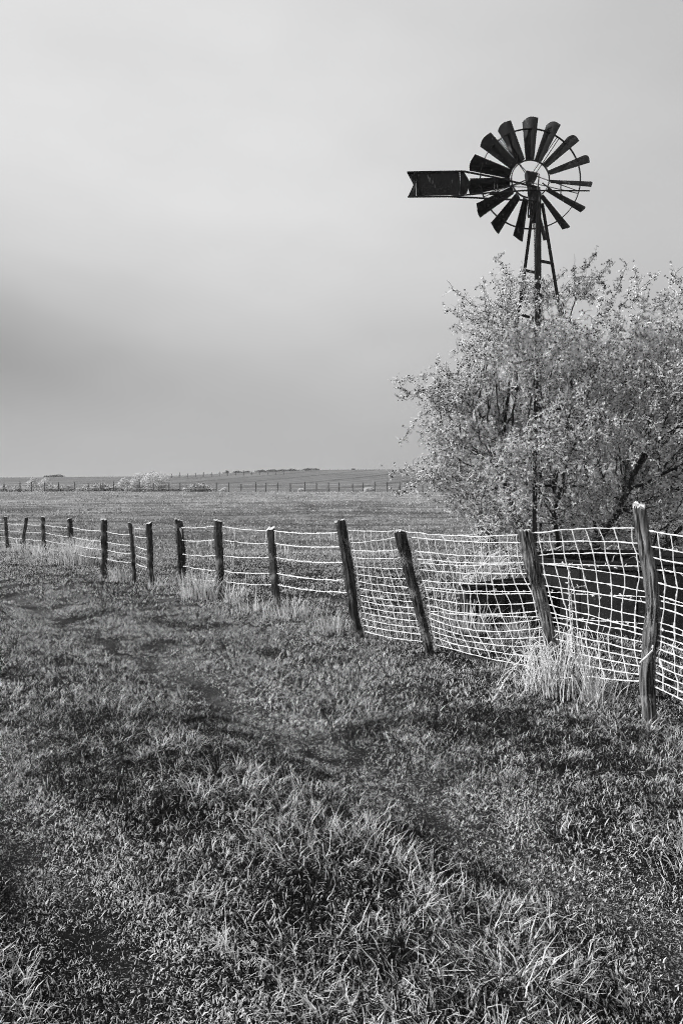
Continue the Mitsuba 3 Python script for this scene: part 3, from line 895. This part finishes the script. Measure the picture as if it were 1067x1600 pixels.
for it in range(130):
    if len(alive) < 20:
        break
    N = np.array(nodes)
    dist, idx = cKDTree(N).query(alive, distance_upper_bound=infl if it > 3 else 3.0)
    ok = np.isfinite(dist)
    if not ok.any():
        break
    dirs = np.zeros_like(N)
    uvec = (alive[ok] - N[idx[ok]]) / (dist[ok][:, None] + 1e-9)
    np.add.at(dirs, idx[ok], uvec)
    grow = np.unique(idx[ok])
    new = []
    for i in grow:
        d = dirs[i] / (np.linalg.norm(dirs[i]) + 1e-9) + tr.normal(0, 0.22, 3) + [0, 0, 0.06]
        if parent[i] >= 0:
            d = d + 0.35 * (N[i] - N[parent[i]]) / step
        d /= np.linalg.norm(d)
        new.append(add(N[i] + d * step, i))
    dist, _ = cKDTree(np.array([nodes[i] for i in new])).query(alive)
    alive = alive[dist > kill]
SPRAYS = [([(770, 505), (742, 480), (722, 464), (706, 450)], 0), ([(745, 505), (722, 490), (696, 483)], 0), ([(735, 585), (690, 582), (652, 588), (621, 597)], 2), ([(735, 610), (690, 600), (655, 612), (624, 622)], 1),
          ([(720, 640), (680, 635), (650, 655), (627, 692)], 2), ([(725, 700), (690, 705), (655, 722), (608, 742)], 3), ([(720, 745), (670, 745), (640, 760), (618, 772)], 2), ([(880, 475), (903, 440), (915, 418), (930, 396)], 1),
          ([(905, 470), (928, 438), (948, 422), (952, 408)], 2), ([(950, 480), (968, 445), (978, 412)], 2), ([(965, 490), (985, 455), (1010, 470)], 0), ([(1010, 500), (1035, 465), (1046, 445), (1056, 424)], 2), ([(1000, 480), (1030, 472), (1067, 460)], 2),
          ([(790, 490), (780, 450), (768, 424)], 1), ([(800, 490), (796, 450), (786, 422)], 1), ([(845, 470), (862, 440), (884, 424)], 0), ([(760, 530), (735, 520), (708, 512)], 0), ([(750, 560), (720, 545), (705, 548)], 1), ([(990, 470), (1000, 440), (992, 420)], 1),
          ([(740, 800), (700, 790), (660, 775), (640, 762)], 1), ([(840, 480), (826, 455), (812, 440)], 1), ([(870, 470), (885, 448), (905, 445)], 1)]
FRONT = [([(795, 540), (812, 500), (818, 470), (832, 442)], 2), ([(855, 540), (862, 490), (856, 462), (848, 436)], 2), ([(842, 560), (850, 510), (846, 470)], 3), ([(826, 560), (820, 520), (836, 480), (842, 468)], 3), ([(870, 550), (880, 510), (874, 480)], 3),
         ([(800, 570), (806, 520), (802, 490)], 3), ([(860, 580), (868, 545), (884, 520)], 3)]
SPRAYS += FRONT
spray_leaf, bold = [], []
for ctrl, lf in SPRAYS:
    dd = DT + tr.uniform(-0.8, 0.5) if (ctrl, lf) not in FRONT else DT - 2.1
    p = resample([at(a, b, dd) for a, b in ctrl], 0.09)
    p = p + tr.normal(0, 0.012, p.shape)
    j = int(cKDTree(np.array(nodes)).query(p[0])[1])
    m = max(1, int(np.linalg.norm(p[0] - nodes[j]) / 0.1))
    q = j
    for t in np.linspace(0, 1, m + 1)[1:]:
        q = add(np.array(nodes[j]) * (1 - t) + p[0] * t, q)
    for x_ in p[1:]:
        q = add(x_, q)
        spray_leaf += [x_] * (lf * 4)
        bold.append(q)
# shoots that stick out of the crown all round it
NN = np.array(nodes)
cen = np.array([NN[:, 0].mean(), DT, 1.3])
out = NN - cen
reach = np.linalg.norm(out, axis=1)
rim = np.nonzero((reach > 2.0) & (NN[:, 2] > 1.0))[0]
for j in tr.choice(rim, 330, replace=False):
    d = out[j] / reach[j] + tr.normal(0, 0.28, 3) + [0, 0, 0.22]
    d /= np.linalg.norm(d)
    m = tr.integers(3, 9)
    lf, q, p_ = tr.choice([0, 1, 2, 3], p=[0.25, 0.2, 0.3, 0.25]), j, NN[j]
    for _ in range(m):
        d = d + tr.normal(0, 0.10, 3) - [0, 0, 0.035]
        d /= np.linalg.norm(d)
        p_ = p_ + d * 0.085
        q = add(p_, q)
        spray_leaf += [p_] * (lf * 3)
        bold.append(q)
spray_leaf = np.array(spray_leaf)
N, par = np.array(nodes), np.array(parent)
kids = [[] for _ in N]
for i, p in enumerate(par):
    if p >= 0:
        kids[p].append(i)
rad = np.zeros(len(N))
for i in range(len(N) - 1, -1, -1):
    rad[i] = max(0.0042, sum(rad[k] ** 2.4 for k in kids[i]) ** (1 / 2.4)) if kids[i] else 0.0042
rad = np.minimum(rad, 0.075)
rad[bold] = np.maximum(rad[bold], 0.0068)


def segments(sel, sides, scale=1.0):
    """Every node of sel joined to its parent by a tapering tube."""
    i = np.array(sel)
    a, b = N[par[i]], N[i]
    ra, rb = rad[par[i]] * scale, rad[i] * scale
    ra = np.minimum(ra, rb * 1.6)
    t = b - a
    t /= np.linalg.norm(t, axis=1, keepdims=True)
    s = np.cross(t, np.where(np.abs(t[:, 2:]) < 0.9, [0, 0, 1.0], [1.0, 0, 0])); s /= np.linalg.norm(s, axis=1, keepdims=True)
    u = np.cross(t, s)
    ang = np.arange(sides) * 2 * np.pi / sides
    o = np.cos(ang)[None, :, None] * s[:, None] + np.sin(ang)[None, :, None] * u[:, None]
    v = np.concatenate([a[:, None] + o * ra[:, None, None], b[:, None] + o * rb[:, None, None]], 1)
    e = np.arange(sides)
    f = np.vstack([np.stack([e, (e + 1) % sides, sides + (e + 1) % sides], 1), np.stack([e, sides + (e + 1) % sides, sides + e], 1)])
    return v.reshape(-1, 3), (f[None] + (np.arange(len(i)) * 2 * sides)[:, None, None]).reshape(-1, 3)


tree = thing('frosted_tree', 'wide many-stemmed frosted thorn tree standing round the windmill tower', 'tree')
have = np.nonzero(par >= 0)[0]
thick = have[rad[have] >= 0.019]
mid = have[(rad[have] < 0.019) & (rad[have] >= 0.0085)]
thin = have[rad[have] < 0.0085]
root = np.arange(len(N))
for i in range(len(N)):
    if par[i] >= 0:
        root[i] = root[par[i]]
for q in np.unique(root[thick]):
    obj('trunk', segments(thick[root[thick] == q], 7), 'bark', tree, smooth=60, kind='stuff')
obj('branches', segments(mid, 5), 'bark', tree, smooth=60, kind='stuff')
v, f = segments(thin, 3, 1.1)
obj('twigs', (v, f), 'rimed_leaf', tree, color=colour(np.where(tr.uniform(size=len(thin)) < 0.6, tr.uniform(0.55, 0.85, len(thin)), tr.uniform(0.03, 0.12, len(thin))), 6), kind='stuff')

# small side shoots and the rimed leaves that sit on them
tips = have[rad[have] < 0.0075]
k = tr.poisson(2.4, len(tips))
i = np.repeat(tips, k)
a = N[i] + tr.uniform(-0.04, 0.04, (len(i), 3))
d = tr.normal(0, 1, (len(i), 3)) + [0, 0, 0.1]
d /= np.linalg.norm(d, axis=1, keepdims=True)
ln = tr.uniform(0.07, 0.26, len(i))
ends = a + d * ln[:, None] + tr.normal(0, 0.02, (len(i), 3))
sh = np.stack([a, (a + ends) / 2 + tr.normal(0, 0.015, (len(i), 3)), ends], 1)
sv, sf = [], []
w = np.array([0.0052, 0.0050, 0.0030])
ang = np.arange(3) * 2 * np.pi / 3
s = np.cross(d, np.where(np.abs(d[:, 2:]) < 0.9, [0, 0, 1.0], [1.0, 0, 0])); s /= np.linalg.norm(s, axis=1, keepdims=True)
u = np.cross(d, s)
o = np.cos(ang)[None, :, None] * s[:, None] + np.sin(ang)[None, :, None] * u[:, None]
v = (sh[:, :, None] + o[:, None] * w[None, :, None, None]).reshape(-1, 3)
f = []
for q in range(2):
    for e in range(3):
        p0, p1 = q * 3 + e, q * 3 + (e + 1) % 3
        f += [[p0, p1, p1 + 3], [p0, p1 + 3, p0 + 3]]
f = (np.array(f)[None] + (np.arange(len(i)) * 9)[:, None, None]).reshape(-1, 3)
obj('shoots', (v, f), 'rimed_leaf', tree, color=colour(np.where(tr.uniform(size=len(i)) < 0.70, tr.uniform(0.65, 0.92, len(i)), tr.uniform(0.03, 0.12, len(i))), 9), kind='stuff')


def leaves(c, size, t, r):
    """Small folded leaves: two triangles each side of a bent midrib."""
    n = len(c)
    a = r.normal(size=(n, 3)); a /= np.linalg.norm(a, axis=1, keepdims=True)
    b = np.cross(a, r.normal(size=(n, 3))); b /= np.linalg.norm(b, axis=1, keepdims=True)
    nn = np.cross(a, b)
    s = size[:, None]
    v = np.stack([c - a * s * 0.6, c + b * s * 0.45 + nn * s * 0.16, c + a * s * 0.6, c - b * s * 0.45 + nn * s * 0.16], 1).reshape(-1, 3)
    f = (np.array([[0, 1, 2], [0, 2, 3]])[None] + (np.arange(n) * 4)[:, None, None]).reshape(-1, 3)
    return v, f, colour(t, 4)


def leafiness(q):
    return np.clip(meshkit.fbm(q * 1.3, 3, 55) * 1.4 - 0.25 + 0.75 * smoothstep(1.0, 2.6, q[:, 2]), 0.05, 1.4)


kk = tr.poisson(leafiness(ends) * 6.3 * tr.choice([0.08, 0.9, 2.3], p=[0.35, 0.35, 0.30], size=len(ends)))                      # strung along each side shoot
i = np.repeat(np.arange(len(ends)), kk)
c1 = sh[i, 0] + (sh[i, 2] - sh[i, 0]) * (np.ceil(tr.uniform(0, 4, (len(i), 1))) / 4) + tr.normal(0, 0.013, (len(i), 3))
kk = tr.poisson(leafiness(N[tips]) * 4.0)
i = np.repeat(tips, kk)
c2 = N[i] + tr.normal(0, 0.04, (len(i), 3))
c = np.concatenate([c1, c2, spray_leaf + tr.normal(0, 0.028, spray_leaf.shape)])
t = np.where(tr.uniform(size=len(c)) < 0.73, tr.uniform(0.68, 0.93, len(c)), tr.uniform(0.012, 0.05, len(c)))
v, f, col = leaves(c, tr.uniform(0.021, 0.046, len(c)), t, tr)
obj('crown', (v, f), 'blades', tree, color=col, kind='stuff')
print('tree nodes', len(N), 'leaves', len(c), 'attr left', len(alive))

br = np.random.default_rng(29)
bk = thing('bramble', 'low tangle of frosted bare twigs under the tree behind the netting', 'bramble')
bs, bt = [], []
for q in range(900):
    x0, y0 = br.uniform(1.7, 8.0), br.normal(14.6, 0.7)
    z0 = float(terrain(x0, y0))
    a, l, h = br.uniform(0, 2 * np.pi), br.uniform(0.3, 1.0), br.uniform(0.25, 0.95)
    t_ = np.linspace(0, 1, 6)
    p = np.stack([x0 + np.cos(a) * l * t_, y0 + np.sin(a) * l * t_ * 0.6, z0 + h * np.sin(np.pi * t_ * br.uniform(0.5, 0.95))], 1) + br.normal(0, 0.02, (6, 3))
    bs.append(tube(p, np.linspace(0.007, 0.004, 6), 3, cap=False))
    bt.append(np.full(len(bs[-1][0]), br.uniform(0.5, 0.85) if br.uniform() < 0.6 else br.uniform(0.02, 0.1)))
obj('twigs', cat(bs), 'rimed_leaf', bk, color=np.repeat(np.concatenate(bt)[:, None], 3, 1), kind='stuff')

# ---------------------------------------------------------------- clumps along the fence
def g_at(px, d):
    return (px - 533.5) / F * d, d


CL = [  # px, depth, count, height, spread, label
    (318, 14.2, 420, 0.55, 0.20, 'tall upright frosted grass clump between the two thick fence posts'),
    (362, 13.6, 120, 0.38, 0.16, 'loose frosted grass clump just right of the thick upright post'),
    (285, 16.6, 90, 0.34, 0.14, 'small frosted grass clump at the notched foot of a thick post'),
    (460, 11.8, 200, 0.36, 0.22, 'tall frosted grass clump right of the first post beyond the netting'),
    (400, 12.4, 110, 0.28, 0.18, 'low frosted grass clump left of the first post beyond the netting'),
    (520, 10.3, 130, 0.34, 0.16, 'frosted grass clump left of the leaning post at the end of the netting'),
    (190, 17.6, 160, 0.42, 0.25, 'frosted grass clump left of the close pair of posts'),
    (245, 16.2, 90, 0.30, 0.16, 'small frosted grass clump at the thin black post'),
    (60, 27.0, 160, 0.5, 0.4, 'frosted grass clump round the foot of the third post from the left edge'),
    (728, 10.3, 170, 0.42, 0.20, 'frosted grass clump veiling the left end of the low trough'),
    (800, 10.0, 150, 0.30, 0.26, 'low frosted grass clump at the foot of the low trough'),
    (30, 30.0, 150, 0.5, 0.4, 'frosted grass clump round the short leaning post near the left edge'),
]
for q, (px, d, cnt, h, sp, lab) in enumerate(CL):
    x, y = g_at(px, d)
    clump('grass_clump', lab, x, y, cnt, h, sp, 700 + q, wide=0.006 * max(1, d / 9))
x, y = g_at(118, 23.5)
clump('frosted_weed', 'bushy frosted weeds tangled round the fence post rising from them', x, y, 420, 0.85, 0.42, 740, wide=0.016, droop=1.6, category='weeds')
x, y = g_at(885, 6.75)
clump('frosted_weed', 'big tangle of tall frosted weeds at the foot of the pale leaning post', x, y, 300, 0.52, 0.12, 741, wide=0.0048, white=0.36, droop=2.4, category='weeds')
x, y = g_at(840, 6.9)
clump('frosted_weed', 'drooping frosted weeds left of the pale leaning post', x, y, 80, 0.36, 0.10, 742, wide=0.005, white=0.5, droop=2.0, category='weeds')
x, y = g_at(925, 6.5)
clump('frosted_weed', 'thin frosted weeds right of the big tangle at the pale leaning post', x, y, 140, 0.40, 0.12, 743, wide=0.005, droop=1.6, category='weeds')


def tangle(key, x, y, count, height, spread, seed):
    r = np.random.default_rng(seed)
    out = []
    for _ in range(count):
        a, l = r.uniform(0, 2 * np.pi), r.uniform(0.08, 0.34)
        t_ = np.linspace(0, 1, 7)
        h = height * r.uniform(0.3, 1.0)
        p = np.stack([x + r.normal(0, spread) + np.cos(a) * l * t_ ** 1.5, y + r.normal(0, spread) + np.sin(a) * l * t_ ** 1.5, h * np.sin(np.pi * t_ * r.uniform(0.45, 0.98)) - 0.01], 1) + r.normal(0, 0.006, (7, 3))
        out.append(tube(p, np.linspace(0.0042, 0.0022, 7) * r.uniform(0.7, 1.2), 4, cap=False, jitter=0.25, r=r))
    obj('stems', cat(out), 'frost', key, kind='stuff')


tangle('frosted_weed_001', g_at(885, 6.75)[0], 6.75, 80, 0.62, 0.12, 751)
tangle('frosted_weed_002', g_at(845, 6.9)[0], 6.9, 70, 0.45, 0.08, 752)
tangle('frosted_weed', g_at(118, 23.5)[0], 23.5, 160, 0.85, 0.30, 753)


def stalk(label, pts, seed, d):
    key = thing('weed_stalk', label, 'weed')
    p = resample([at(a, b, d) for a, b in pts], 0.02)
    r = np.random.default_rng(seed)
    obj('stem', tube(wobble(p, 0.006, seed), 0.0045, 5, jitter=0.35, r=r), 'frost', key)
    for q in p[2::2]:
        s = q + r.normal(0, 0.012, 3)
        obj('seed_head', tube([s, s + r.normal(0, 0.008, 3), s + r.normal(0, 0.012, 3)], [0.004, 0.006, 0.003], 4, r=r), 'frost', key)


stalk('upright frosted stalk in front of the tank with knobbly seed heads', [(893, 1020), (891, 960), (889, 930), (888, 884)], 1, 6.7)
stalk('frosted stalk with a side shoot pointing right in front of the tank', [(892, 1020), (894, 960), (892, 925), (900, 917), (916, 916)], 2, 6.72)
stalk('long thin frosted stalk slanting down to the left from the weed tangle', [(770, 1095), (795, 1055), (820, 1022), (845, 1008)], 3, 6.6)
stalk('bent frosted stalk slanting to the right below the weed tangle', [(886, 1012), (905, 1040), (920, 1085)], 4, 6.45)

# ---------------------------------------------------------------- far hedge line, far fence, far bushes
def on_terrain(px, d):
    x = (px - 533.5) / F * d
    return np.array([x, d, float(terrain(x, d))])


def bush(name, label, px, d, w, h, seed, white=0.85, dens=1.0, category='bush', spiky=0.0, group=None):
    r = np.random.default_rng(seed)
    c = on_terrain(px, d)
    key = thing(name, label, category, group)
    stems_, cs = [], []
    m = max(5, int(9 * w))
    for _ in range(m):
        dx = r.normal(0, w * 0.26); dy = r.normal(0, w * 0.22)
        hh = h * r.uniform(0.6, 1.0) * math.exp(-(dx / (w * 0.55)) ** 2)
        p = [c + [dx * 0.3, dy * 0.3, -0.1], c + [dx * 0.8, dy * 0.8, hh * 0.5], c + [dx * 1.1, dy * 1.1, hh * (1 + spiky * r.uniform(-0.2, 0.6))]]
        stems_.append(tube(p, [0.05, 0.035, 0.015], 4, r=r))
        k = int(800 * dens)
        t = r.uniform(0.12, 1.0, k)[:, None]
        q = np.where(t < 0.5, np.array(p[0]) * (1 - 2 * t) + np.array(p[1]) * 2 * t, np.array(p[1]) * (2 - 2 * t) + np.array(p[2]) * (2 * t - 1))
        cs.append(q + r.normal(0, 1, (k, 3)) * [w * 0.10, w * 0.10, h * 0.09])
    cs = np.vstack(cs)
    cs = cs[cs[:, 2] > c[2]]
    size = r.uniform(0.07, 0.16, len(cs)) * max(1.0, d / 160)
    tt = np.where(r.uniform(size=len(cs)) < white, r.uniform(0.7, 0.92, len(cs)), r.uniform(0.02, 0.08, len(cs)))
    obj('stems', cat(stems_), 'bark', key)
    v, f, col = leaves(cs, size, tt, r)
    obj('crown', (v, f), 'rimed_leaf', key, color=col, kind='stuff')


HD = 122.0
bush('frosted_bush', 'largest round frosted bush in the far hedge line, white on its left side', 240, HD, 4.6, 2.9, 801)
bush('frosted_bush', 'frosted bush joined to the left side of the largest far bush', 216, HD, 2.2, 2.3, 802, spiky=0.5)
bush('frosted_bush', 'low domed frosted bush right of the largest far bush', 311, HD, 3.4, 1.35, 803, white=0.6)
bush('frosted_bush', 'small frosted bush between the largest far bush and the low dome', 274, HD, 1.7, 0.8, 804)
bush('frosted_bush', 'tiny round frosted bush right of the low dome', 350, HD, 0.9, 0.7, 805)
bush('frosted_bush', 'tall thin white bush near the left end of the far hedge', 53, HD + 2, 1.5, 2.2, 806, white=0.92, spiky=0.6)
bush('frosted_bush', 'ragged white bush second from the left in the far hedge', 70, HD + 3, 2.0, 1.9, 807, white=0.9, spiky=0.6)
bush('frosted_bush', 'white rounded bush left of the large bush pair in the far hedge', 194, HD, 2.0, 1.9, 808, white=0.85)
bush('frosted_bush', 'round dark-based frosted bush in the middle of the far hedge', 157, HD - 1, 2.4, 1.3, 809, white=0.6)
bush('frosted_bush', 'low frosted bush just left of the dark-based round one', 138, HD - 1, 2.2, 1.0, 810, white=0.65)
bush('frosted_bush', 'low patchy frosted bush at the third of the far hedge', 108, HD, 2.6, 1.0, 811, white=0.6)
bush('frosted_bush', 'flat frosted bush below the tall thin white one', 82, HD - 1, 2.6, 0.9, 812, white=0.6)
bush('frosted_bush', 'low frosted bush cut by the left edge of the picture', 6, HD, 2.0, 1.0, 813, white=0.7)
bush('frosted_bush', 'low flat frosted bush second from the left edge of the picture', 30, HD, 2.6, 0.9, 814, white=0.65)
bush('frosted_bush', 'knee-high frosted bush by the far fence, left of centre', 470, HD - 1, 0.9, 0.55, 815)
bush('frosted_bush', 'small pale bush by the far fence near the middle of the picture', 575, HD - 2, 1.6, 0.7, 816)
bush('frosted_bush', 'low frosted bush in the gap left of the dark-based round one', 176, HD - 1, 1.6, 0.9, 817, white=0.65)

ONES = 'first second third fourth fifth sixth seventh eighth ninth tenth eleventh twelfth thirteenth fourteenth fifteenth sixteenth seventeenth eighteenth nineteenth'.split()
ORD = ONES + ['twentieth'] + ['twenty-' + x for x in ONES[:9]] + ['thirtieth'] + ['thirty-' + x for x in ONES[:9]] + ['fortieth'] + ['forty-' + x for x in ONES[:9]]
hr = np.random.default_rng(888)
hx = (hr.uniform(-30, 268, 9000) - 533.5) / F * HD
hy = HD - 0.5 + hr.normal(0, 0.5, len(hx))
hz = terrain(hx, hy) + np.abs(hr.normal(0, 0.30, len(hx))) * (0.5 + meshkit.noise(np.stack([hx * 0.5, 0 * hx, 0 * hx], -1)))
v, f, col = leaves(np.stack([hx, hy, hz], -1), hr.uniform(0.07, 0.16, len(hx)), np.where(hr.uniform(size=len(hx)) < 0.55, hr.uniform(0.6, 0.9, len(hx)), hr.uniform(0.015, 0.05, len(hx))), hr)
obj('hedge_scrub', (v, f), 'blades', color=col, label='low dark scrub along the foot of the far hedge line at the left', category='hedge', kind='stuff')
for i, px in enumerate(list(range(9, 270, 21)) + list(range(283, 760, 19))):
    r = np.random.default_rng(900 + i)
    c = on_terrain(px + r.uniform(-3, 3), HD - 3 + 0.0 * px)
    h = r.uniform(1.25, 1.6)
    key = obj('far_post', tube([c - [0, 0, 0.2], c + [r.normal(0, 0.03), 0, h]], 0.07, 6), 'wood')
    labels[key] = {'label': f'thin dark far field fence post at the hedge line, {ORD[i]} from the left edge', 'category': 'fence post', 'group': 'posts of the far field fence'}
for k, hz in enumerate((0.55, 1.1)):
    p = np.array([on_terrain(px, HD - 3) + [0, 0, hz] for px in range(-40, 800, 20)])
    key = obj('far_wire', tube(p, 0.016, 4), 'frost')
    labels[key] = {'label': ('lower', 'upper')[k] + ' rimed wire of the far field fence', 'category': 'wire'}

for i in range(15):
    px = 268 + 12.5 * i
    c = on_terrain(px, 330 - i * 1.0)
    r = np.random.default_rng(950 + i)
    key = obj('ridge_post', tube([c - [0, 0, 0.3], c + [0, 0, r.uniform(1.5, 2.4)]], 0.16, 5), 'wood')
    labels[key] = {'label': f'tiny dark post of the fence climbing the far hill, {ORD[i]} from its left end', 'category': 'fence post', 'group': 'posts of the fence climbing the hill'}
RB = [(372, 4.5, 1.6), (386, 3.5, 1.3), (408, 5.5, 2.0), (426, 6.0, 2.0), (442, 5.0, 1.7), (456, 6.0, 1.8), (482, 6.5, 1.9), (493, 4, 1.6), (552, 2.5, 1.2), (355, 2.2, 2.8)]
for i, (px, w, h) in enumerate(RB):
    bush('ridge_bush', f'small dark bush on the skyline of the far hill, {ORD[i]} from the left' if i < 8 else ('lone low dark bush at the right end of the skyline row', 'narrow dark bush standing tallest on the skyline, left of the row')[i - 8], px, 396.0, 0.75 * w, 0.5 * h, 970 + i, white=0.15, dens=0.2, group='dark bushes on the hill skyline')
bush('ridge_tree', 'dark low trees on the left skyline, misty in the distance', 90, 400.0, 5.0, 1.2, 990, white=0.15, dens=0.25, category='tree')
bush('ridge_tree', 'faint small tree left of the misty skyline trees', 76, 402.0, 3.5, 0.9, 991, white=0.2, dens=0.2, category='tree')

# ---------------------------------------------------------------- thin winter mist
scene['mist'] = {'type': 'homogeneous', 'albedo': {'type': 'rgb', 'value': [0.95, 0.95, 0.95]}, 'sigma_t': 0.0004}
zs = [w[0][:, 2] for w in meshkit.WRITTEN.values()]
zlo, zhi = min(z.min() for z in zs) - 1.0, max(z.max() for z in zs) + 2.0
scene['haze'] = {'type': 'cube', 'to_world': T().translate([0, 1200, (zlo + zhi) / 2]) @ T().scale([4500, 1600, (zhi - zlo) / 2]), 'bsdf': {'type': 'null'}, 'interior': {'type': 'ref', 'id': 'mist'}}
labels['haze'] = {'label': 'thin winter mist that pales the far hill', 'category': 'mist', 'kind': 'stuff'}
scene['camera']['medium'] = {'type': 'ref', 'id': 'mist'}
print('triangles', sum(len(w[1]) for w in meshkit.WRITTEN.values()), 'entries', len(scene))
